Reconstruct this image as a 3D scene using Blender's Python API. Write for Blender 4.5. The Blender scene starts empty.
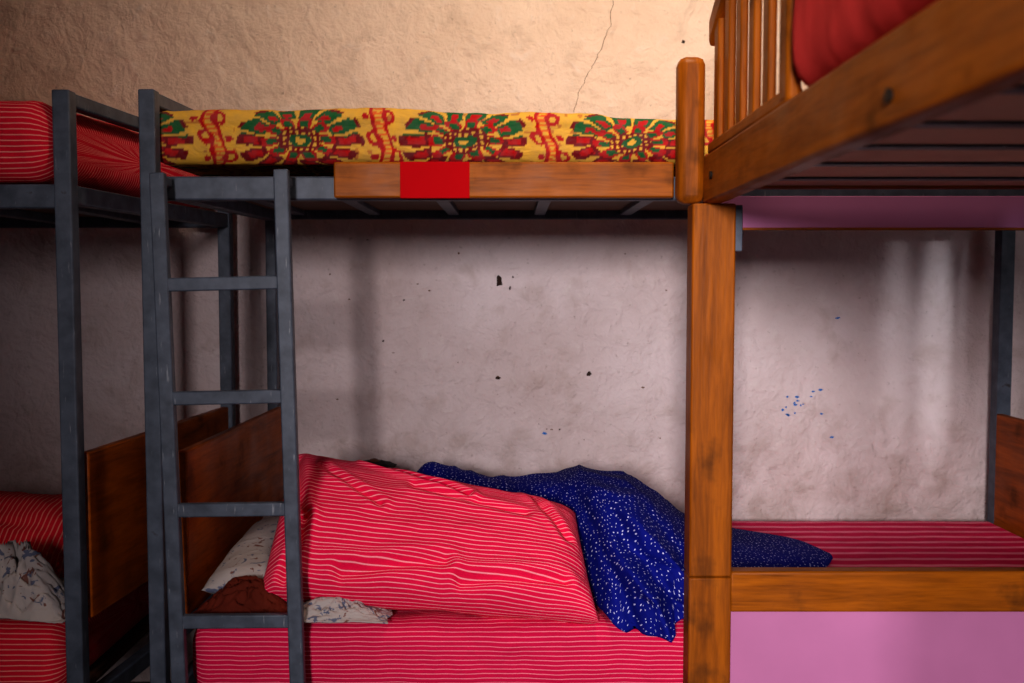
import bpy, bmesh, math, random
import numpy as np
from mathutils import Vector, Matrix
random.seed(3); rng=np.random.default_rng(5)
sc=bpy.context.scene
sc.view_settings.view_transform='Standard'
try: sc.view_settings.look='Medium High Contrast'
except Exception: pass
sc.view_settings.exposure=0.03

# ------------------------------------------------------------ materials
def srgb(r,g,b):
    f=lambda c:(c/255/12.92) if c/255<=0.04045 else ((c/255+0.055)/1.055)**2.4
    return (f(r),f(g),f(b),1)
class M:
    def __init__(s,name,rough=.6,spec=.4):
        s.m=bpy.data.materials.new(name); s.m.use_nodes=True
        s.t=s.m.node_tree; s.n=s.t.nodes; s.b=s.n['Principled BSDF']
        s.b.inputs['Roughness'].default_value=rough
        s.b.inputs['Specular IOR Level'].default_value=spec
    def node(s,k,**kw):
        n=s.n.new(k)
        for a,v in kw.items(): setattr(n,a,v)
        return n
    def link(s,a,b): s.t.links.new(a,b)
    def coord(s,out='Object',scale=(1,1,1),rot=(0,0,0)):
        c=s.node('ShaderNodeTexCoord'); m=s.node('ShaderNodeMapping')
        m.inputs['Scale'].default_value=scale; m.inputs['Rotation'].default_value=rot
        s.link(c.outputs[out],m.inputs[0]); return m.outputs[0]
    def noise(s,vec,scale,detail=4,rough=.55,dist=0):
        n=s.node('ShaderNodeTexNoise'); n.inputs['Scale'].default_value=scale
        n.inputs['Detail'].default_value=detail; n.inputs['Roughness'].default_value=rough
        n.inputs['Distortion'].default_value=dist
        s.link(vec,n.inputs['Vector']); return n.outputs['Fac']
    def ramp(s,fac,stops,interp='LINEAR'):
        r=s.node('ShaderNodeValToRGB'); r.color_ramp.interpolation=interp
        e=r.color_ramp.elements
        while len(e)<len(stops): e.new(.5)
        for i,(p,c) in enumerate(stops): e[i].position=p; e[i].color=c
        s.link(fac,r.inputs[0]); return r.outputs[0]
    def mix(s,fac,a,b,mode='MIX'):
        n=s.node('ShaderNodeMix',data_type='RGBA',blend_type=mode)
        for v,i in ((fac,0),(a,6),(b,7)):
            if hasattr(v,'links'): s.link(v,n.inputs[i])
            else: n.inputs[i].default_value=v
        return n.outputs[2]
    def math(s,op,a,b=0.,c=0.):
        n=s.node('ShaderNodeMath',operation=op)
        for i,v in enumerate((a,b,c)):
            if hasattr(v,'links'): s.link(v,n.inputs[i])
            else: n.inputs[i].default_value=v
        return n.outputs[0]
    def color(s,c):
        if hasattr(c,'links'): s.link(c,s.b.inputs['Base Color'])
        else: s.b.inputs['Base Color'].default_value=c
    def bump(s,h,strength=.3,dist=.01):
        b=s.node('ShaderNodeBump'); b.inputs['Strength'].default_value=strength
        b.inputs['Distance'].default_value=dist
        s.link(h,b.inputs['Height']); s.link(b.outputs[0],s.b.inputs['Normal'])
g=lambda v:(v,v,v,1)

def wood(name,axis,base=(176,96,22),dark=(120,58,12)):
    m=M(name,.5,.16)
    sc_=[14,14,14]; sc_[axis]=1.2
    v=m.coord('Object',tuple(sc_))
    n=m.noise(v,2.2,6,.6,.6); n2=m.noise(m.coord('Object',tuple(q*4 for q in sc_)),3,3)
    c=m.ramp(n,[(.25,srgb(*dark)),(.55,srgb(*base)),(.8,srgb(min(255,base[0]+16),base[1]+12,base[2]+4))])
    c=m.mix(.35,c,m.ramp(n2,[(.3,g(.35)),(.6,g(1))]),'MULTIPLY')
    d=m.noise(m.coord(),9,4)
    c=m.mix(m.ramp(d,[(.58,g(0)),(.72,g(.6))]),c,srgb(60,32,8))
    m.color(c); m.bump(n2,.12,.003)
    m.link(m.ramp(d,[(.3,g(.36)),(.7,g(.6))]),m.b.inputs['Roughness'])
    return m.m
WX,WY,WZ=[wood('varnished_wood_'+a,i,(162,88,12),(108,54,6)) for i,a in enumerate('xyz')]
WD=wood('dark_wood_board',1,(166,82,12),(104,48,6))

def metal():
    m=M('grey_painted_metal',.48,.35)
    n=m.noise(m.coord(),28,5); n2=m.noise(m.coord('Object',(60,60,6)),3,4)
    c=m.ramp(n,[(.3,srgb(60,66,77)),(.7,srgb(86,93,106))])
    c=m.mix(m.ramp(n2,[(.66,g(0)),(.72,g(.6))]),c,srgb(150,152,158))
    c=m.mix(m.ramp(n,[(.68,g(0)),(.74,g(.8))]),c,srgb(44,30,24))
    m.color(c); m.bump(n,.15,.003); return m.m
METAL=metal()

def stripes(name,base,line,period,width=.2,warp=.002,axis=1):
    m=M(name,.9,.08)
    c=m.node('ShaderNodeTexCoord'); sp=m.node('ShaderNodeSeparateXYZ')
    m.link(c.outputs['UV'],sp.inputs[0])
    nz=m.noise(c.outputs['UV'],7,2)
    v=m.math('ADD',sp.outputs[axis],m.math('MULTIPLY',nz,warp*4))
    f=m.math('FRACT',m.math('DIVIDE',v,period))
    d=m.math('ABSOLUTE',m.math('SUBTRACT',f,.5))
    k=m.ramp(d,[(width*.5-.04,g(1)),(width*.5+.05,g(0))])
    col=m.mix(m.noise(m.coord(),5,3),base,tuple(q*.82 for q in base[:3])+(1,))
    col=m.mix(k,col,line)
    m.color(col)
    w=m.noise(m.coord('UV',(1,1,1)),420,2); n3=m.noise(m.coord(),14,3,.5,.6)
    m.bump(m.math('ADD',m.math('MULTIPLY',w,.1),n3),.55,.020)
    return m.m
STR=stripes('pink_striped_cotton',srgb(238,24,78),srgb(255,165,172),.0108,.17)
STR2=stripes('pink_striped_sheet',srgb(218,24,78),srgb(248,140,155),.0100,.17)
STR3=stripes('red_striped_cotton',srgb(235,30,54),srgb(245,150,135),.0115,.22,axis=0)
STR4=stripes('red_striped_sheet',srgb(230,30,58),srgb(245,150,140),.0115,.2)
STR5=stripes('wide_striped_coverlet',srgb(242,40,98),srgb(255,140,165),.056,.32,warp=.004)

def plain(name,col,rough=.7,spec=.3,var=.15,scale=12,bump=.2,dist=.006):
    m=M(name,rough,spec); n=m.noise(m.coord(),scale,4)
    m.color(m.mix(n,col,tuple(q*(1-var*2) for q in col[:3])+(1,))); m.bump(n,bump,dist); return m.m

def dots():
    m=M('blue_polka_dot_cotton',.8,.1)
    vo=m.node('ShaderNodeTexVoronoi',voronoi_dimensions='2D'); vo.inputs['Scale'].default_value=80
    vo.inputs['Randomness'].default_value=.8
    m.link(m.coord('UV'),vo.inputs['Vector'])
    sel=m.node('ShaderNodeSeparateColor'); m.link(vo.outputs['Color'],sel.inputs[0])
    thr=m.math('ADD',m.math('MULTIPLY',sel.outputs[0],.12),.05)
    k=m.math('LESS_THAN',vo.outputs['Distance'],thr)
    n=m.noise(m.coord(),6,3)
    c=m.mix(n,srgb(18,30,148),srgb(8,14,88))
    m.color(m.mix(k,c,srgb(200,200,240)))
    m.bump(m.noise(m.coord('Object'),22,4,.5,1.0),.35,.012); return m.m
DOTS=dots()

def wallmat():
    m=M('plaster_wall_paint',.6,.25)
    co=m.coord()
    sp=m.node('ShaderNodeSeparateXYZ'); m.link(co,sp.inputs[0])
    n1=m.noise(co,2.2,6,.6); n2=m.noise(co,9,6,.6,.4); n3=m.noise(co,55,5,.65); n4=m.noise(co,20,5,.6,.8)
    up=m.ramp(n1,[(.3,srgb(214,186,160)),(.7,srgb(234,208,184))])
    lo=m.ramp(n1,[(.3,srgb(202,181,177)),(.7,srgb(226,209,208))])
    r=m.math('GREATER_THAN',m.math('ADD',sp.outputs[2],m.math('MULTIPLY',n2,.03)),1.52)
    c=m.mix(r,lo,up)  # warm light above and cool light below, tinted into the wall colour
    c=m.mix(m.ramp(n2,[(.54,g(0)),(.74,g(.32))]),c,srgb(146,118,96))
    c=m.mix(m.ramp(n4,[(.58,g(0)),(.70,g(.22))]),c,srgb(230,220,212))
    c=m.mix(m.ramp(n3,[(.62,g(0)),(.70,g(.45))]),c,srgb(128,102,88))
    lowdirt=m.math('MULTIPLY',m.ramp(n2,[(.35,g(0)),(.6,g(1))]),m.ramp(sp.outputs[2],[(.45,g(.45)),(.95,g(0))]))
    c=m.mix(lowdirt,c,srgb(130,104,88))
    m.color(c)
    n5=m.noise(m.coord('Object',(1,1,.7),(0,.5,0)),4.5,3,.5,1.0)
    ridge=m.math('ABSOLUTE',m.math('SUBTRACT',n5,.5))
    h=m.math('ADD',m.math('MULTIPLY',n2,.9),m.math('MULTIPLY',n3,.16))
    h=m.math('ADD',h,m.math('MULTIPLY',ridge,-.7))
    h=m.math('ADD',h,m.math('MULTIPLY',n4,.4))
    m.bump(h,.85,.030); return m.m
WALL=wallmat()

# ------------------------------------------------------------ mesh helpers
def link(ob,parent=None):
    sc.collection.objects.link(ob)
    if parent: ob.parent=parent
    return ob
def empty(name,loc=(0,0,0)):
    e=bpy.data.objects.new(name,None); e.empty_display_size=.1
    sc.collection.objects.link(e); return e
def from_bm(name,bm,mat,parent=None,smooth=False,bevel=0,seg=2):
    me=bpy.data.meshes.new(name); bm.normal_update(); bm.to_mesh(me); bm.free()
    ob=bpy.data.objects.new(name,me)
    for q in (mat if isinstance(mat,list) else [mat]): me.materials.append(q)
    if bevel:
        b=ob.modifiers.new('bevel','BEVEL'); b.width=bevel; b.segments=seg; b.limit_method='ANGLE'
        smooth=True
        me.set_sharp_from_angle(angle=math.radians(40)) if hasattr(me,'set_sharp_from_angle') else None
    if smooth:
        for p in me.polygons: p.use_smooth=True
    return link(ob,parent)
def box(name,x0,x1,y0,y1,z0,z1,mat,parent=None,bevel=.004):
    bm=bmesh.new(); r=bmesh.ops.create_cube(bm,size=1)
    for v in bm.verts:
        v.co=Vector(((x0+x1)/2+v.co.x*(x1-x0),(y0+y1)/2+v.co.y*(y1-y0),(z0+z1)/2+v.co.z*(z1-z0)))
    return from_bm(name,bm,mat,parent,bevel=bevel)
def beam(name,a,b,w,d,mat,parent=None,bevel=.004,up=(0,1,0)):
    a=Vector(a); b=Vector(b); z=(b-a); L=z.length; z.normalize()
    u=Vector(up); y=(u-z*u.dot(z)).normalized(); x=y.cross(z)
    bm=bmesh.new(); bmesh.ops.create_cube(bm,size=1)
    c=(a+b)/2
    for v in bm.verts:
        v.co=c+x*(v.co.x*w)+y*(v.co.y*d)+z*(v.co.z*L)
    bmesh.ops.recalc_face_normals(bm,faces=bm.faces)
    return from_bm(name,bm,mat,parent,bevel=bevel)
def grid(name,P,UV,mat,parent=None,col=None,flip=False,weld=True):
    n,m=P.shape[:2]
    me=bpy.data.meshes.new(name)
    idx=np.arange(n*m).reshape(n,m)
    q=np.stack([idx[:-1,:-1],idx[1:,:-1],idx[1:,1:],idx[:-1,1:]],-1).reshape(-1,4)
    if flip: q=q[:,::-1]
    me.vertices.add(n*m); me.vertices.foreach_set('co',P.reshape(-1).astype(np.float32))
    me.loops.add(len(q)*4); me.loops.foreach_set('vertex_index',q.reshape(-1).astype(np.int32))
    me.polygons.add(len(q)); me.polygons.foreach_set('loop_start',np.arange(0,len(q)*4,4,dtype=np.int32))
    me.polygons.foreach_set('loop_total',np.full(len(q),4,dtype=np.int32))
    me.update(calc_edges=True)
    uv=me.uv_layers.new(name='UVMap')
    uv.data.foreach_set('uv',UV.reshape(-1,2)[q.reshape(-1)].reshape(-1).astype(np.float32))
    if col is not None:
        a=me.color_attributes.new('Pattern','FLOAT_COLOR','POINT')
        a.data.foreach_set('color',col.reshape(-1,4).reshape(-1).astype(np.float32))
    me.materials.append(mat); me.validate(); me.update()
    if weld:
        bm=bmesh.new(); bm.from_mesh(me)
        bmesh.ops.remove_doubles(bm,verts=bm.verts,dist=1e-5)
        bmesh.ops.recalc_face_normals(bm,faces=bm.faces)
        bm.to_mesh(me); bm.free()
    me.polygons.foreach_set('use_smooth',np.ones(len(me.polygons),dtype=bool))
    me.update()
    ob=bpy.data.objects.new(name,me); return link(ob,parent)
def vnoise(p,seed=0):
    p=np.asarray(p,float); i=np.floor(p).astype(np.int64); f=p-i; f=f*f*(3-2*f)
    def h(x,y,z):
        n=(x*374761393+y*668265263+z*2147483647+seed*974634777)&0xffffffff
        n=((n^(n>>13))*1274126177)&0xffffffff
        return ((n^(n>>16))&0xffff)/65535.
    r=0
    for a in (0,1):
        for b in (0,1):
            for c in (0,1):
                w=(f[...,0] if a else 1-f[...,0])*(f[...,1] if b else 1-f[...,1])*(f[...,2] if c else 1-f[...,2])
                r=r+w*h(i[...,0]+a,i[...,1]+b,i[...,2]+c)
    return r
def fbm(p,seed=0,o=3):
    r=0;a=.5
    for k in range(o): r=r+a*vnoise(np.asarray(p)*2**k,seed+k); a*=.5
    return r
def rounded_ring(w,h,r,n):
    L=[w-2*r,math.pi*r/2,h-2*r,math.pi*r/2,w-2*r,math.pi*r/2,h-2*r,math.pi*r/2]
    T=sum(L); s=np.linspace(0,T,n); P=np.zeros((n,2)); N=np.zeros((n,2))
    st=[(w/2-r,-h/2),(-w/2+r,-h/2),(-w/2,-h/2+r),(-w/2,h/2-r),(-w/2+r,h/2),(w/2-r,h/2),(w/2,h/2-r),(w/2,-h/2+r)]
    cen=[None,(-w/2+r,-h/2+r),None,(-w/2+r,h/2-r),None,(w/2-r,h/2-r),None,(w/2-r,-h/2+r)]
    dr=[(-1,0),None,(0,1),None,(1,0),None,(0,-1),None]
    a0=[0,-math.pi/2,0,math.pi,0,math.pi/2,0,0]
    acc=np.concatenate([[0],np.cumsum(L)])
    for i,v in enumerate(s):
        k=min(7,int(np.searchsorted(acc,v,side='right')-1)); t=v-acc[k]
        if cen[k] is None:
            P[i]=(st[k][0]+dr[k][0]*t,st[k][1]+dr[k][1]*t)
            N[i]=[(0,-1),0,(-1,0),0,(0,1),0,(1,0)][k]
        else:
            a=a0[k]-t/r; N[i]=(math.cos(a),math.sin(a)); P[i]=(cen[k][0]+r*N[i,0],cen[k][1]+r*N[i,1])
    P[-1]=P[0]; N[-1]=N[0]
    return P,s,N
def mattress(name,x0,x1,y0,y1,z0,z1,mat,nx=260,nr=130,r=.035,axis='x',amp=.006,seed=1,colf=None,parent=None,fr=7,swing=None):
    P,s,N=rounded_ring(y1-y0,z1-z0,r,nr)
    k_=r/.035
    xs=np.concatenate([x0+np.array([0,0,.0008,.003,.007,.014,.024])*k_,np.linspace(x0+r,x1-r,nx),x1-np.array([.024,.014,.007,.003,.0008,0,0])*k_])
    dx=np.minimum(xs-x0,x1-xs); t=np.clip((r-dx)/r,0,1); e=r*(1-np.sqrt(np.clip(1-t*t,0,1)))
    Q=np.zeros((len(xs),nr,3))
    w,h=(y1-y0)/2,(z1-z0)/2
    ends=np.ones(len(xs)); ends[0]=ends[-1]=0
    for i,x in enumerate(xs):
        sy=(w-e[i])/w*ends[i]; sz=(h-e[i])/h*ends[i]
        Q[i,:,0]=x; Q[i,:,1]=(y0+y1)/2+P[:,0]*sy; Q[i,:,2]=(z0+z1)/2+P[:,1]*sz
    nz=fbm(Q*np.array([fr*.5,fr,fr*1.4]),seed,3)-.44
    nz2=fbm(Q*np.array([fr*3,fr*1.2,fr*1.2]),seed+9,2)-.38
    D=(amp*2.2*nz+amp*1.2*nz2)*ends[:,None]
    Q[:,:,1]+=D*N[None,:,0]; Q[:,:,2]+=D*N[None,:,1]*(np.where(N[:,1]>0,1,0))[None,:]
    UV=np.zeros((len(xs),nr,2)); UV[:,:,0]=xs[:,None]; UV[:,:,1]=s[None,:]
    col=colf(UV) if colf else None
    if swing is not None: Q=swing(Q)
    if axis=='y': Q=Q[:,:,[1,0,2]]
    return grid(name,Q,UV,mat,parent,col)
def pillow(name,C,T,mat,nu=120,nv=90,wr=.008,seed=3,p=.55,pu=4,parent=None,bow=.0,stripe_scale=1,front=1.,back=1.,fold=None):
    TL,TR,BR,BL=[np.array(c,float) for c in C]
    n=np.cross(TR-TL,BL-TL); n/=np.linalg.norm(n)
    if n[1]>0 or (abs(n[1])<.3 and n[2]<0): n=-n
    if abs(n[2])>.8 and n[2]<0: n=-n
    us=np.linspace(-1,1,nu); ph=np.linspace(0,2*np.pi,nv)
    U,PH=np.meshgrid(us,ph,indexing='ij')
    V=np.cos(PH); S=np.sin(PH); S[:,0]=S[:,-1]=0
    prof=(1-np.abs(U)**pu)**.5
    pin=1-bow*(1-np.abs(U)**2)
    v=(V*pin+1)/2; u=(U*(1-bow*.6*(1-V**2))+1)/2
    Q=((1-u)*(1-v))[...,None]*TL+(u*(1-v))[...,None]*TR+(u*v)[...,None]*BR+((1-u)*v)[...,None]*BL
    th=T*np.sign(S)*np.abs(S)**(p*2)*prof
    th=np.where(th>0,th*front,th*back)
    Q=Q+th[...,None]*n
    Lu=np.linalg.norm(TR-TL); Lv=np.linalg.norm(BL-TL)
    W=np.stack([u*Lu,v*Lv,np.sign(S)*.5],-1)
    r1=fbm(W*np.array([9,9,3]),seed,3)-.44
    r2=1-np.abs(2*vnoise(W*np.array([5,16,3])+fbm(W*6,seed+2,2)[...,None]*1.3,seed+5)-1)
    d=wr*(1.6*r1+.9*(r2-.5))*np.minimum(1,prof*2.)
    if fold is not None: d=d+fold(u,v,S)
    Q=Q+(d*np.where(S>=0,1,-1)*np.minimum(1,np.abs(S)*3))[...,None]*n
    seg=np.linalg.norm(np.diff(Q[nu//2],axis=0),axis=1); arc=np.concatenate([[0],np.cumsum(seg)])
    UV=np.stack([u*Lu,np.repeat(arc[None,:],nu,0)*stripe_scale],-1)
    return grid(name,Q,UV,mat,parent)

# ------------------------------------------------------------ room
def rbox(*a,**k): return box(*a,bevel=0,**k)
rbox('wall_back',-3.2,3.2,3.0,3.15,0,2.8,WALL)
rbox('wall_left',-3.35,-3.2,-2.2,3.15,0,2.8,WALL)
e=empty('wall_front')
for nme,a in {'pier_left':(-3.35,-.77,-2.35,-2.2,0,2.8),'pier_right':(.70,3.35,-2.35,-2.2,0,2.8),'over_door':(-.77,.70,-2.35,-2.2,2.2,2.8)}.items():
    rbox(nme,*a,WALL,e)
e=empty('light_shaping_door')  # unseen doorway, added and sized so the key light fades toward the left
box('frame_left',-.77,-.725,-2.34,-2.21,0,2.2,METAL,e); box('frame_right',.655,.70,-2.34,-2.21,0,2.2,METAL,e)
box('frame_top',-.725,.655,-2.34,-2.21,2.15,2.2,METAL,e)
box('open_leaf',.64,.68,-2.21,-1.5,.02,2.14,METAL,e)
FLOOR=plain('cement_floor',srgb(86,74,68),.6)
CEIL=plain('ceiling_paint',srgb(150,136,116),.9,bump=.05)
rbox('floor',-3.35,3.35,-2.35,3.15,-.1,0,FLOOR)
rbox('ceiling',-3.35,3.35,-2.35,3.15,2.8,2.9,CEIL)
e=empty('wall_right')
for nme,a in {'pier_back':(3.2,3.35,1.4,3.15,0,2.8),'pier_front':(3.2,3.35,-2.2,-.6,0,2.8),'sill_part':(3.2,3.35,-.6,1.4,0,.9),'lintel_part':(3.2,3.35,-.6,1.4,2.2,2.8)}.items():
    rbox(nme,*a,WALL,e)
e=empty('window_1')
for i,yy in enumerate((-.6,.05,.7,1.36)): box('mullion_%d'%i,3.22,3.27,yy,yy+.04,.9,2.2,METAL,e)
for i,zz in enumerate((.9,1.55,2.16)): box('transom_%d'%i,3.22,3.27,-.6,1.4,zz,zz+.04,METAL,e)

CH=plain('chipped_plaster_dark',srgb(58,40,32),.9)
BL_=plain('blue_paint_flecks',srgb(30,110,190),.7)
def blob(bm,x,z,rx,rz,y=2.9985,n=11,mi=0):
    vs=[]
    for k in range(n):
        a=2*math.pi*k/n; q=random.uniform(.6,1.15)
        vs.append(bm.verts.new((x+rx*q*math.cos(a),y,z+rz*q*math.sin(a))))
    f=bm.faces.new(vs); f.material_index=mi
    f.normal_update()
    if f.normal.y>0: f.normal_flip()
bm=bmesh.new()
W=lambda px,py:((px-512)/996*3.0,1.215-(py-286)/332.)
for px,py,rx,rz in ((499,281,3.6,6.5),(510,288,1,2.2),(498,378,3,1.6),(589,374,3,2.4),(513,277,1,1),(383,341,1.2,1),(404,300,1.,1),(681,46,2,2),(560,430,1.,1)):
    x,z=W(px,py); blob(bm,x,z,rx*.003,rz*.003)
for k in range(18):
    x,z=W(random.uniform(300,680),random.uniform(235,455)); blob(bm,x,z,random.uniform(.5,1.8)*.003,random.uniform(.4,1.2)*.003,mi=2)
for k in range(16):
    x,z=W(random.gauss(803,14),random.gauss(409,8)); blob(bm,x,z,random.uniform(.8,2.4)*.003,random.uniform(.6,1.5)*.003,mi=1)
for px,py in ((834,438),(822,390),(838,318),(545,434)):
    x,z=W(px,py); blob(bm,x,z,.008,.004,mi=1)
def crack(pts,w):
    pts=[W(*p) for p in pts]; out=[]
    for a,b in zip(pts[:-1],pts[1:]):
        for k in range(6):
            t=k/6; out.append((a[0]+(b[0]-a[0])*t+random.uniform(-.004,.004),a[1]+(b[1]-a[1])*t))
    L=[bm.verts.new((x-w,2.9985,z)) for x,z in out]; R=[bm.verts.new((x+w*random.uniform(.3,1),2.9985,z)) for x,z in out]
    for k in range(len(out)-1):
        f=bm.faces.new((L[k],L[k+1],R[k+1],R[k])); f.normal_update(); f.material_index=2
        if f.normal.y>0: f.normal_flip()
crack([(612,-10),(609,30),(597,58),(588,75),(578,96),(572,118)],.0010)
CR=plain('crack_speck_brown',srgb(122,92,72),.9)  # brown colour of the wall crack and the small specks
from_bm('plaster_chips',bm,[CH,BL_,CR])

# ------------------------------------------------------------ metal bunk beds
PLY=plain('deck_plywood',srgb(108,76,54),.7)
LAV=plain('lavender_painted_panel',srgb(200,126,170),.6,.2,var=.12,scale=5)
RED=plain('red_tape',srgb(190,6,18),.8,.08,var=.06)
def post(n,x,y,z1,par,w=.036,lean=0): return beam(n,(x,y,0),(x+lean,y,z1),w,w,METAL,par,.003)
bed=empty('metal_bunk_bed')
FL,FR,BK,BR_=-.757,.345,-.705,1.43
post('post_front_left',FL,2.1,1.622,bed,.034)
post('post_back_left',BK,2.93,1.622,bed,.03)
post('post_back_right',BR_+.015,2.93,1.622,bed,.042)
post('post_front_right',BR_+.015,2.14,1.622,bed,.036)
beam('end_rail_top_left',(FL,2.1,1.605),(BK,2.93,1.605),.03,.03,METAL,bed)
beam('end_rail_top_right',(BR_+.015,2.14,1.605),(BR_+.015,2.93,1.605),.03,.03,METAL,bed)
for nm,z in (('upper',1.425),('lower',.31)):
    box('side_rail_front_'+nm,FL,BR_,2.105,2.135,z-.03,z+.02,METAL,bed)
    box('side_rail_back_'+nm,BK,BR_,2.915,2.945,z-.015,z+.02,METAL,bed)
    beam('end_rail_left_'+nm,(FL,2.1,z),(BK,2.93,z),.03,.04,METAL,bed,up=(0,0,1))
    beam('end_rail_right_'+nm,(BR_,2.12,z),(BR_,2.93,z),.03,.04,METAL,bed,up=(0,0,1))
    box('deck_'+nm,-.70,1.41,2.13,2.92,z+.01,z+.022,PLY,bed)
    for i,x in enumerate((-.62,-.4,-.17,.08,.33,.58,.83,1.08,1.3)):
        box('slat_%s_%d'%(nm,i),x-.016,x+.016,2.13,2.92,z-.004,z+.01,METAL,bed,.002)
box('front_board',-.37,.336,2.079,2.104,1.398,1.472,WX,bed)
box('red_patch',-.232,-.088,2.0775,2.1,1.397,1.472,RED,bed,.001)
beam('headboard',(-.712,2.13,.68),(-.683,2.92,.68),.022,.36,WD,bed,up=(0,0,1))
box('footboard',1.425,1.445,2.14,2.92,.50,.84,WD,bed)

bed2=empty('metal_bunk_bed.001')
for nm,x,y in (('front_right',-.925,2.08),('back_right',-.84,2.93),('front_left',-2.95,2.08),('back_left',-2.95,2.93)):
    post('post_'+nm,x,y,1.617,bed2,.036)
beam('end_rail_top',(-.925,2.08,1.600),(-.84,2.93,1.600),.03,.03,METAL,bed2)
for nm,z in (('upper',1.405),('lower',.31)):
    box('side_rail_front_'+nm,-2.95,-.925,2.065,2.095,z-.03,z+.02,METAL,bed2)
    box('side_rail_back_'+nm,-2.95,-.84,2.915,2.945,z-.02,z+.02,METAL,bed2)
    beam('end_rail_'+nm,(-.925,2.1,z),(-.84,2.93,z),.03,.04,METAL,bed2,up=(0,0,1))
    box('deck_'+nm,-2.93,-.94,2.09,2.92,z+.01,z+.022,PLY,bed2)
    for i in range(8):
        x=-2.8+i*.25; box('slat_%s_%d'%(nm,i),x-.018,x+.018,2.09,2.92,z-.012,z+.01,METAL,bed2,.002)
beam('footboard',(-.915,2.11,.68),(-.845,2.92,.68),.022,.36,WD,bed2,up=(0,0,1))

lad=empty('bunk_ladder')
lt,lb=(-.722,2.045,1.445),(-.672,2.0,.02)
rt,rb=(-.470,2.045,1.452),(-.432,2.0,.02)
beam('rail_left',lt,lb,.030,.022,METAL,lad,.003)
beam('rail_right',rt,rb,.030,.022,METAL,lad,.003)
def lerp(a,b,t): return tuple(a[i]+(b[i]-a[i])*t for i in range(3))
for i,z in enumerate((1.217,.985,.755,.525,.295,.09)):
    t=(1.445-z)/(1.445-.02)
    beam('rung_%d'%i,lerp(lt,lb,t),lerp(rt,rb,t),.028,.018,METAL,lad,.003)
beam('hook_left',(-.722,2.045,1.43),(-.722,2.104,1.43),.02,.02,METAL,lad,up=(0,0,1))
beam('hook_right',(-.470,2.045,1.43),(-.470,2.104,1.43),.02,.02,METAL,lad,up=(0,0,1))

# ------------------------------------------------------------ wooden bunk (perpendicular)
wb=empty('wooden_bunk_bed')
X0,X1=.388,1.355
box('leg_far_left',.361,.448,2.0,2.062,.622,1.38,WZ,wb,.004)
box('leg_far_left_foot',.361,.448,2.0,2.062,0,.621,WZ,wb,.004)
box('post_far_left',.335,.390,2.02,2.075,1.382,1.676,WZ,wb,.016)
box('leg_far_right',1.27,1.36,2.0,2.062,0,1.38,WZ,wb,.006)
box('post_far_right',1.31,1.365,2.02,2.075,1.382,1.676,WZ,wb,.016)
for i,x in enumerate((.395,1.29)): box('leg_near_%d'%i,x,x+.07,-.0,.07,0,1.38,WZ,wb,.006)
for i,x in enumerate((X0,X1-.035)):
    box('upper_side_rail_%d'%i,x,x+.035,.02,2.045,1.38,1.478,WY,wb,.006)
    box('lower_side_rail_%d'%i,x+.02,x+.055,.02,2.0,.20,.30,WY,wb,.006)
box('end_rail_upper',.425,1.32,2.0,2.03,1.41,1.47,WX,wb)
box('end_rail_near',.425,1.32,.03,.06,1.39,1.47,WX,wb)
box('end_panel_upper',.40,1.36,2.064,2.073,1.335,1.40,LAV,wb,.001)
box('end_panel_strip',.40,1.36,2.062,2.075,1.330,1.335,WX,wb,.001)
box('end_board_lower',.448,1.30,2.012,2.05,.545,.630,WX,wb,.005)
box('end_panel_lower',.448,1.30,2.028,2.04,.25,.548,LAV,wb,.001)
PLY2=plain('pale_deck_board',srgb(230,190,166),.7)
box('deck_upper',.42,1.32,.05,2.0,1.415,1.427,PLY2,wb,.001)
box('deck_lower',.45,1.31,.05,1.99,.275,.29,PLY2,wb,.001)
for i,y in enumerate((.25,.5,.75,1.0,1.22,1.42,1.62,1.84)):
    box('slat_%d'%i,.42,1.32,y,y+.032,1.411,1.4145,METAL,wb,.001)
box('bracket',.43,.466,2.02,2.055,1.285,1.378,METAL,wb,.002)
bm=bmesh.new()
for (y,z) in ((1.033,1.41),(1.95,1.43)):
    mt=Matrix.Translation((X0-.001,y,z))@Matrix.Rotation(math.pi/2,4,'Y')
    bmesh.ops.create_cone(bm,cap_ends=True,segments=16,radius1=.008,radius2=.007,depth=.006,matrix=mt)
from_bm('bolts',bm,plain('dark_iron',srgb(25,22,20),.5),wb)
G0,G1=2.02,1.44
ztop=lambda y:1.715+.11*math.sin(.5*math.pi*min(1,max(0,(G0-y)/.35)))
bm=bmesh.new(); ring=[]
N_=26
for i in range(N_+1):
    y=G0+(G1-G0)*i/N_; zt=ztop(y)+.03; zb=zt-.055
    ring.append([bm.verts.new((X0+dx,y,z)) for dx,z in ((.004,zb),(.004,zt),(.026,zt),(.026,zb))])
for a,b in zip(ring[:-1],ring[1:]):
    for k in range(4): bm.faces.new((a[k],a[(k+1)%4],b[(k+1)%4],b[k]))
bm.faces.new(ring[0]); bm.faces.new(ring[-1][::-1]); bmesh.ops.recalc_face_normals(bm,faces=bm.faces)
from_bm('guard_top_rail',bm,WY,wb,bevel=.008)
for i,y in enumerate((1.96,1.865,1.77,1.675,1.58)):
    box('spindle_%d'%i,X0+.008,X0+.022,y-.019,y+.019,1.49,ztop(y)-.01,WZ,wb,.004)
box('guard_end_post',X0+.003,X0+.026,1.435,1.485,1.478,1.84,WZ,wb,.008)
box('guard_bottom_rail',X0+.004,X0+.028,1.44,2.015,1.478,1.50,WY,wb,.004)

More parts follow.
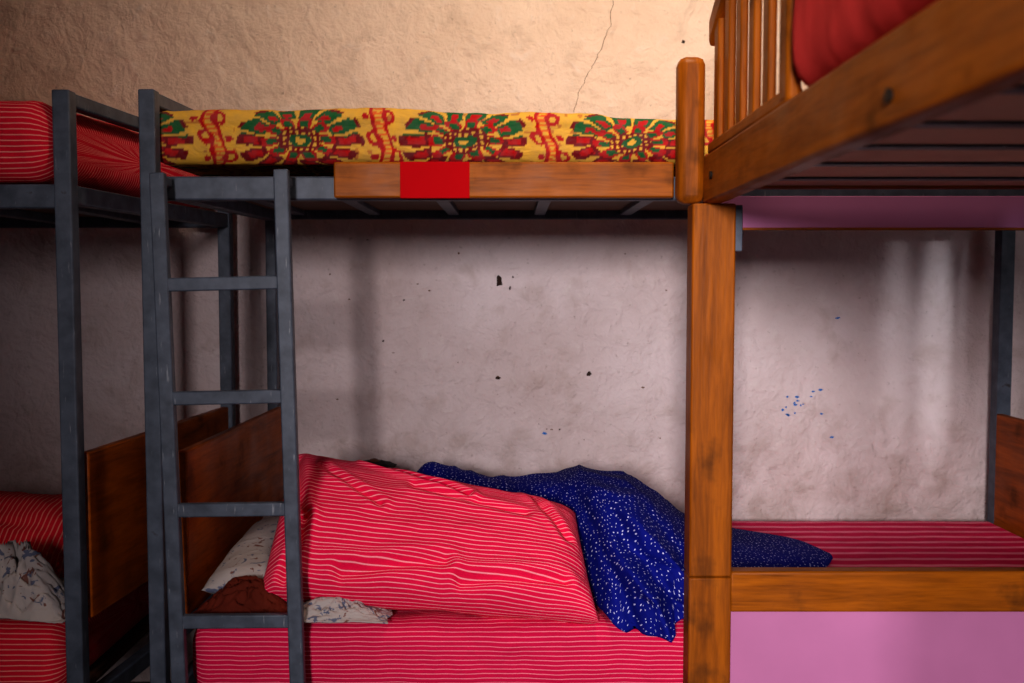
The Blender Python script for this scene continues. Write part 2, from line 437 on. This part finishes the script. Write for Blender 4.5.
# ------------------------------------------------------------ floral fabric pattern
def floral(UV):
    px=UV[...,0]*1000; s=UV[...,1]*1000
    S0=FRONT_S
    tile=351.; rowh=150.
    x=(px-(-450)); col_i=np.floor(x/tile+.5); a=x-col_i*tile
    b=s-S0; row=np.floor(b/rowh+.5); b=-(b-row*rowh)
    w3=np.stack([px*.03,s*.03,0*s],-1)
    wob=fbm(w3,4,3)-.44; wob2=fbm(w3+9,14,3)-.44
    a=a+wob*22; b=b+wob2*18
    Y=np.array(srgb(222,168,62)); R=np.array(srgb(180,18,20)); Gn=np.array(srgb(30,92,46)); D=np.array(srgb(118,12,20)); O=np.array(srgb(220,98,34))
    C=np.zeros(px.shape+(4,)); C[...]=Y
    C[vnoise(np.stack([px*.07,s*.07,0*s],-1),8)>.86]=np.array(srgb(190,120,50))
    bb=b-10
    A=a/122; B=bb/74.
    r=np.sqrt(A*A+B*B); th=np.arctan2(B,A)
    def leaves(n,r0,r1,col,gap=.3,ph=0.,core=None):
        k=np.abs(np.cos(th*n/2+ph))
        t=np.clip((r-r0)/(r1-r0),0,1)
        m=(r>r0)&(r<r1)&(k>gap+.6*t**2.2)
        C[m]=col
        if core is not None:
            C[(r>r0+.3*(r1-r0))&(r<r1-.25*(r1-r0))&(k>gap+.45+.4*t**2)]=core
    leaves(14,.54,1.12,D,.16,.0,R)
    C[(B<-.12)&(r<1.04)&(r>.54)&(np.abs(np.cos(th*7))>.30)]=Gn
    C[(B<-.12)&(r<.86)&(r>.66)&(np.abs(np.cos(th*7))>.82)]=R
    m=(r<.60); C[m]=Y
    leaves(10,.26,.66,R,.18,.4,Gn)
    C[r<.40]=D
    cell=((np.abs((a/13)%1-.5)<.25)&(np.abs((b/12)%1-.5)<.25)&(r<.38)); C[cell]=Y
    C[(r<.19)]=Gn; C[r<.09]=Y
    a2=np.abs(a)-tile/2; a2=np.where(a<0,-a2,a2)
    cx=11*np.sin(b/75.*np.pi)
    dd=np.abs(a2-cx)
    C[(dd<16)]=R; C[dd<9]=O; C[(dd<7)&(((b/11)%1)<.5)]=Y
    for sgn,cy in ((1,-38),(-1,4),(1,46)):
        q=np.hypot((a2-cx-sgn*20)/15,(b-cy)/16); C[(q<1)&(q>.5)]=R
        q=np.hypot((a2-cx+sgn*25)/7,(b-cy)/7); C[q<1]=R
    return C
FM=M('yellow_floral_cotton',.85,.1)
at=FM.node('ShaderNodeAttribute',attribute_name='Pattern'); 
FM.color(FM.mix(FM.ramp(FM.noise(FM.coord(),50,3),[(.3,g(.22)),(.7,g(0))]),at.outputs['Color'],g(.14)))
FM.bump(FM.noise(FM.coord('Object',(1,1,2)),14,4,.5,.8),.5,.014)
w_,h_,r_=.786,.116,.028
FRONT_S=((w_-2*r_)+math.pi*r_/2+(h_-2*r_)/2)*1000
def sag(Q):
    Q=Q.copy(); k=np.clip((Q[...,2]-1.5)/.09,0,1)
    Q[...,2]-=k*(.022*np.clip((Q[...,0]+.2)/.6,0,1)-.003*np.sin(Q[...,0]*17))
    Q[...,0]-=.012*np.clip((-.6-Q[...,0])/.1,0,1)
    return Q
mattress('floral_mattress',-.750,1.40,2.119,2.905,1.474,1.590,FM.m,nx=1000,nr=420,r=.028,amp=.007,colf=floral,fr=9,swing=sag)

# ------------------------------------------------------------ striped mattresses
mattress('striped_mattress',-.69,1.41,2.072,2.91,.335,.503,STR2,r=.045,amp=.010,nx=300,nr=170)
mattress('striped_mattress.001',-2.9,-.925,2.045,2.90,1.430,1.600,STR4,r=.05,amp=.01,nx=200,nr=150,swing=lambda Q:Q+np.stack([np.clip((Q[...,1]-2.05),0,1)*.10*(Q[...,0]>-1.3)-.02*(Q[...,0]>-1.3),0*Q[...,0],0*Q[...,0]],-1))
mattress('striped_mattress.002',-2.9,-.95,2.07,2.90,.335,.50,STR4,r=.045,amp=.008,nx=200,nr=150)
mattress('striped_coverlet',.47,1.405,2.10,2.905,.512,.524,STR5,r=.005,amp=.002,nx=100,nr=140)
REDM=plain('plain_red_cover',srgb(234,76,70),.85,.06,var=.1,scale=20)
mattress('red_mattress',.07,1.99,.43,1.31,1.43,1.476,REDM,r=.02,axis='y',nx=120,nr=90,amp=.002)
mattress('red_quilt_roll',.25,1.43,.386,1.2,1.482,1.80,REDM,r=.045,axis='y',nx=120,nr=120,amp=.010,fr=5)
mattress('grey_blanket_mattress',.09,1.97,.47,1.29,.292,.36,plain('grey_blanket',srgb(150,140,140),.9),r=.03,axis='y',nx=80,nr=60,amp=.003)

# ------------------------------------------------------------ pillows and cloths
def gl(x,w): return np.exp(-(x/w)**2)
def pf(u,v,S):
    r=0
    for (ua,va,ub,vb,A,w) in ((.03,.10,.10,.60,-.015,.022),(.08,.95,.12,.62,-.015,.02),(.28,.04,.62,.24,-.020,.018),(.45,.26,.80,.36,-.010,.022),
                              (.25,.90,.55,.80,-.011,.024),(.60,.90,.90,.84,-.011,.022),(.84,.10,.93,.50,-.013,.020),(.14,.20,.34,.46,-.010,.018)):
        t=np.clip(((u-ua)*(ub-ua)+(v-va)*(vb-va))/((ub-ua)**2+(vb-va)**2),0,1)
        d=np.hypot((u-(ua+t*(ub-ua)))*1.9,v-(va+t*(vb-va)))
        r=r+A*(np.exp(-(d/(w*1.6))**2)-.5*np.exp(-((d-w*3)/(w*1.8))**2))
    return r+.006*np.sin(u*21+v*6)*gl(v-.97,.2)
pillow('striped_pillow',[(-.535,2.42,.795),(.150,2.33,.678),(.182,2.062,.508),(-.545,2.10,.548)],.105,STR,nu=240,nv=200,wr=.008,bow=.03,seed=11,p=.42,pu=8,back=.55,fold=pf)
FP=M('white_floral_print',.8,.15)
v=FP.coord()
n=FP.noise(v,26,3,.6,1.4); n2=FP.noise(FP.coord('Object',(1,1,1),(1,2,3)),31,3,.6,1.2)
c=FP.mix(FP.ramp(n,[(.60,g(0)),(.63,g(.8))]),srgb(172,162,158),srgb(60,76,110))
c=FP.mix(FP.ramp(n2,[(.62,g(0)),(.65,g(.9))]),c,srgb(110,64,54))
FP.color(c); FP.bump(FP.noise(v,22,4,.5,1),.4,.012)
pillow('floral_pillow',[(-.675,2.80,.57),(-.255,2.80,.57),(-.275,2.14,.545),(-.675,2.13,.555)],.075,FP.m,wr=.012,seed=21,p=.4,pu=4,bow=.03,back=.4)
def cloth(name,cx,cy,cz,rx,ry,h,mat,seed,n=90,tilt=0):
    t=np.linspace(-1,1,n); A,B=np.meshgrid(t,t,indexing='ij')
    edge=np.clip(1-(np.maximum(np.abs(A),np.abs(B)))**4,0,1); r=np.clip(np.sqrt(A*A+B*B),0,1.4)
    W_=np.stack([A*2.3,B*2.3,0*A+seed],-1)
    rid=1-np.abs(2*vnoise(W_*1.6+fbm(W_*2,seed,2)[...,None]*2,seed)-1)
    z=h*(.25+.9*rid*edge)*np.clip(1.25-r,.0,1)+.004*fbm(W_*5,seed,2)
    wx=1+.16*(fbm(np.stack([B*2,A*0,A*0+seed],-1),seed)-.4); wy=1+.3*(fbm(np.stack([A*2,A*0,A*0+seed+3],-1),seed)-.4)
    X=cx+A*rx*wx; Y=cy+B*ry*wy; Z=cz+z+tilt*(X-cx)
    ob=grid(name,np.stack([X,Y,Z],-1),np.stack([X,Y],-1),mat,weld=False)
    s=ob.modifiers.new('thick','SOLIDIFY'); s.thickness=.003; s.offset=1
    return ob
RUST=plain('rust_cloth',srgb(116,46,32),.85,.1,var=.3,scale=30)
cloth('rust_scarf',-.57,2.105,.512,.11,.055,.065,RUST,5)
cloth('folded_floral_sheet',-.38,2.09,.510,.12,.045,.035,FP.m,8)
pillow('striped_pillow.001',[(-1.75,2.58,.66),(-1.03,2.53,.66),(-1.0,2.19,.53),(-1.75,2.19,.53)],.08,STR3,seed=31,wr=.018,back=.5)
cloth('grey_floral_cloth',-1.07,2.12,.508,.13,.07,.135,FP.m,14)

# ------------------------------------------------------------ sleeping person
per=empty('sleeping_person')
SKIN=plain('skin',srgb(92,56,40),.5,.4,var=.08)
HAIR=plain('black_hair',srgb(16,13,12),.7,.3,var=.2,scale=90,bump=.6)
def skin_fig(name,verts,edges,rad,mat,root=0,sub=2):
    me=bpy.data.meshes.new(name); me.from_pydata(verts,edges,[]); ob=bpy.data.objects.new(name,me); link(ob,per)
    s=ob.modifiers.new('skin','SKIN')
    for i,r in enumerate(rad):
        sv=me.skin_vertices[0].data[i]; sv.radius=(r,r) if not isinstance(r,tuple) else r; sv.use_root=(i==root)
    ss=ob.modifiers.new('sub','SUBSURF'); ss.levels=sub; ss.render_levels=sub
    s.use_smooth_shade=True; me.materials.append(mat)
    return ob
V=[(.24,2.50,.605),(.12,2.58,.61),(-.03,2.62,.605),(-.14,2.65,.61),(-.22,2.66,.625),(-.29,2.66,.64),
   (.26,2.48,.63),(.42,2.46,.565),(.58,2.46,.540),(.70,2.47,.536),(.75,2.49,.534),
   (.26,2.54,.57),(.42,2.54,.560),(.58,2.54,.540),(.69,2.53,.536),(.74,2.54,.534),
   (-.17,2.68,.67),(-.04,2.77,.61),(-.20,2.85,.555),(-.235,2.86,.55),
   (-.17,2.69,.565),(-.05,2.82,.54),(-.22,2.88,.53),(-.255,2.885,.53)]
E=[(0,1),(1,2),(2,3),(3,4),(4,5),(0,6),(6,7),(7,8),(8,9),(9,10),(0,11),(11,12),(12,13),(13,14),(14,15),
   (3,16),(16,17),(17,18),(18,19),(3,20),(20,21),(21,22),(22,23)]
R=[.09,.075,.08,.08,.048,.042,.060,.036,.017,.009,.008,.055,.034,.017,.009,.008,.036,.028,.018,.02,.036,.028,.018,.02]
skin_fig('body',V,E,R,SKIN)
fv=[];fe=[];fr_=[]
for bx,by,bz in ((-.235,2.86,.55),(-.255,2.885,.53)):
    for k,(dy,L) in enumerate(((-.028,.055),(-.010,.065),(.008,.062),(.026,.05))):
        i=len(fv); fv+=[(bx,by+dy*.6,bz),(bx-.03,by+dy,bz+.004),(bx-.03-L*.6,by+dy,bz-.002),(bx-.03-L,by+dy,bz-.012)]
        fe+=[(i,i+1),(i+1,i+2),(i+2,i+3)]; fr_+=[.010,.009,.008,.007]
    i=len(fv); fv+=[(bx+.01,by-.02,bz+.006),(bx-.012,by-.042,bz+.010),(bx-.035,by-.05,bz+.004)]; fe+=[(i,i+1),(i+1,i+2)]; fr_+=[.011,.010,.008]
skin_fig('fingers',fv,fe,fr_,SKIN,sub=1)
def head():
    bm=bmesh.new(); bmesh.ops.create_icosphere(bm,subdivisions=5,radius=1)
    for v in bm.verts:
        x,y,z=v.co
        X=x*.073; Y=y*.088; Z=z*.105
        if z<0: X*=1-.28*(-z)**1.5; Y=Y*(1-.12*(-z))
        if y>0:
            Y-=.006*(1-z*z)*y
            nose=math.exp(-(x/.13)**2)*math.exp(-((z+.18)/.20)**2); Y+=.020*nose
            for s in (-1,1):
                Y-=.010*math.exp(-((x-s*.42)/.2)**2-((z-.08)/.13)**2)
                Y+=.004*math.exp(-((x-s*.42)/.13)**2-((z-.07)/.06)**2)
            Y+=.006*math.exp(-(x/.28)**2-((z+.50)/.07)**2)-.005*math.exp(-(x/.3)**2-((z+.56)/.025)**2)+.005*math.exp(-(x/.25)**2-((z+.62)/.06)**2)
            Y+=.008*math.exp(-(x/.3)**2-((z+.9)/.12)**2)
        for s in (-1,1):
            X+=s*.014*math.exp(-((y+.05)/.16)**2-((z+.05)/.24)**2)*(1 if x*s>.8 else 0)
        v.co=Vector((X,Y,Z))
    return bm
HC=Vector((-.375,2.675,.664))
T=Matrix.Translation(HC)@Matrix(((0,0,-1,0),(0,1,0,0),(1,0,0,0),(0,0,0,1)))@Matrix.Rotation(math.radians(-12),4,'X')
bm=head(); bm.transform(T); bmesh.ops.recalc_face_normals(bm,faces=bm.faces); from_bm('head',bm,SKIN,per,smooth=True)
bm=bmesh.new(); bmesh.ops.create_icosphere(bm,subdivisions=5,radius=1)
dl=[v for v in bm.verts if (v.co.y>.30+.0*v.co.z and v.co.z<.55) or v.co.z<-.55]
bmesh.ops.delete(bm,geom=dl,context='VERTS')
for v in bm.verts:
    c=v.co; k=1+.03*math.sin(c.x*40)*math.sin(c.y*37)*math.sin(c.z*33)
    v.co=Vector((c.x*.080*k,c.y*.096*k-.002,c.z*.113*k))
bm.transform(T); bmesh.ops.recalc_face_normals(bm,faces=bm.faces); h=from_bm('hair',bm,HAIR,per,smooth=True)
s=h.modifiers.new('t','SOLIDIFY'); s.thickness=.006; s.offset=-1

sec=np.array([
(-.258,2.665,.690,.02),(-.25,2.665,.712,.07),(-.215,2.665,.726,.115),(-.14,2.66,.704,.135),(-.05,2.65,.682,.14),(.02,2.64,.686,.14),(.10,2.59,.706,.16),
(.16,2.52,.726,.22),(.21,2.43,.732,.32),(.27,2.405,.732,.36),(.33,2.40,.710,.37),(.39,2.40,.664,.37),(.45,2.415,.616,.345),
(.52,2.46,.590,.27),(.60,2.48,.572,.22),(.68,2.50,.560,.17),(.76,2.50,.548,.12),(.795,2.49,.538,.05),(.81,2.49,.531,.004)])
xs=np.linspace(sec[0,0],sec[-1,0],330)
def sm(i):
    from_=np.interp(xs,sec[:,0],sec[:,i]); K=15; k=np.hanning(K+2)[1:-1]; k/=k.sum()
    pad=np.pad(from_,K//2,mode='edge'); return np.convolve(pad,k,mode='valid')
yc,zt,ry=sm(1),sm(2),sm(3)
nr=200; ph=np.linspace(-np.pi/2,1.5*np.pi,nr)
PX=np.repeat(xs[:,None],nr,1)
cy=np.cos(ph)[None,:]; sy=np.sin(ph)[None,:]
z0=(.509+.018*np.clip((xs-.47)/.05,0,1))[:,None]
hh=np.maximum(zt[:,None]-z0,.004)
yy=yc[:,None]+ry[:,None]*np.sign(cy)*np.abs(cy)**.85
prof=np.where(sy>0,np.abs(sy)**(.86),0)
zz=z0+.004+hh*prof
hipw=np.exp(-((PX-.27)/.17)**2)
q=np.stack([PX*7,yy*4,zz*4],-1)
warp=fbm(q,51,2)
f1=1-np.abs(2*vnoise(np.stack([PX*9+ (zz-.5)*7+warp*1.6,yy*2.4,zz*2.0],-1),61)-1)
f2=1-np.abs(2*vnoise(np.stack([PX*19-(zz-.5)*14+warp*2,yy*5,zz*4],-1),67)-1)
f3=1-np.abs(2*vnoise(np.stack([PX*4,yy*9+PX*5+warp*1.5,zz*9],-1),72)-1)
d=(.028*(f1**1.5-.4)+.011*(f2**1.5-.4)+.018*(f3**1.5-.4)*(.4+hipw))
d=d*np.clip(hh/.12,0.15,1)*np.where(PX>.48,.5,1)
ny=cy; nzv=np.clip(sy,0,1)
yy=yy+d*ny*1.5; zz=zz+d*nzv*.7
for (xa,za,xb,zb,A,w) in ((.20,.74,.37,.52,-.026,.016),(.16,.71,.27,.50,-.026,.014),(.30,.72,.40,.58,-.022,.013),(.22,.64,.42,.60,-.02,.011),(.27,.56,.44,.52,-.018,.012),(.24,.66,.30,.60,-.02,.01)):
    t=np.clip(((PX-xa)*(xb-xa)+(zz-za)*(zb-za))/((xb-xa)**2+(zb-za)**2),0,1)
    dd=np.hypot(PX-(xa+t*(xb-xa)),zz-(za+t*(zb-za)))
    yy=yy-A*np.exp(-(dd/w)**2)*(cy<.2)*1.0
zz=np.maximum(zz,z0+.001)
yy=np.where((PX>.34)&(PX<.50),np.maximum(yy,2.068),yy)
# hem hangs over the rounded front edge of the mattress
over=np.clip((2.105-yy)/.05,0,1)*np.clip((PX-.19)/.05,0,1)*np.clip((.36-PX)/.03,0,1)
zz=zz-.030*over*np.clip(1-(zz-.509)/.05,0,1)
yy=np.where((zz<.505),np.minimum(yy,2.066),yy)
Q=np.stack([PX,yy,zz],-1); Q[:,-1]=Q[:,0]
Q[0]=Q[0].mean(0); Q[-1]=Q[-1].mean(0)
dl_=np.linalg.norm(np.diff(Q,axis=1),axis=2); cum=np.concatenate([np.zeros((len(xs),1)),np.cumsum(dl_,1)],1)
mid=cum[:,[nr//2]]
dlx=np.linalg.norm(np.diff(Q[:,nr//2],axis=0),axis=1); cx=np.concatenate([[0],np.cumsum(dlx)])
UV=np.stack([np.repeat(cx[:,None],nr,1),cum-mid],-1)
grid('polka_dot_dress',Q,UV,DOTS,per)

# ------------------------------------------------------------ lights
def area(name,loc,target,sx,sy_,power,col,spread=180):
    l=bpy.data.lights.new(name,'AREA'); l.shape='RECTANGLE'; l.size=sx; l.size_y=sy_; l.energy=power; l.color=col
    l.spread=math.radians(spread)
    o=bpy.data.objects.new(name,l); o.location=loc
    o.rotation_euler=(Vector(target)-Vector(loc)).to_track_quat('-Z','Y').to_euler(); link(o); return o
area('window_daylight',(3.15,.4,1.55),(0.6,2.6,1.0),1.9,1.25,7,(.90,.92,1.0))
area('added_key_light',(-.8,-4.0,2.0),(.4,3,.9),.95,.9,44,(1.0,.94,.97),60)  # added key light behind the camera, aimed through the unseen opening
area('ceiling_lamp',(.30,1.72,2.62),(.40,3.0,1.6),.4,.3,10.5,(1.0,.84,.68),150)
def streak_spot(name,target,energy,w,ang):  # squeezed spots, added to draw bright streaks on the right of the wall
    l=bpy.data.lights.new(name,'SPOT'); l.energy=energy; l.color=(.86,.92,1.0); l.spot_size=math.radians(ang); l.spot_blend=1.0; l.shadow_soft_size=.02
    o=bpy.data.objects.new(name,l); o.location=(.25,-4.0,1.2)
    o.rotation_euler=(Vector(target)-Vector(o.location)).to_track_quat('-Z','Y').to_euler(); o.scale=(w,1,1); link(o)
streak_spot('wall_streak_spot',(1.28,3.0,1.02),650,.18,7.0)
streak_spot('wall_streak_spot.001',(1.385,3.0,1.06),560,.10,6.2)
streak_spot('wall_streak_spot.002',(1.16,3.0,1.06),330,.18,6.2)
w=bpy.data.worlds.new('world'); sc.world=w; w.use_nodes=True
w.node_tree.nodes['Background'].inputs[0].default_value=(.7,.8,1,1); w.node_tree.nodes['Background'].inputs[1].default_value=.25

# ------------------------------------------------------------ camera
c=bpy.data.cameras.new('camera'); c.lens=35; c.sensor_width=36; c.clip_start=.02
co=bpy.data.objects.new('camera',c); co.location=(0,0,1.215); co.rotation_euler=(math.radians(90-3.19),0,0); link(co)
c.dof.use_dof=True; c.dof.focus_distance=2.3; c.dof.aperture_fstop=3.2
sc.camera=co
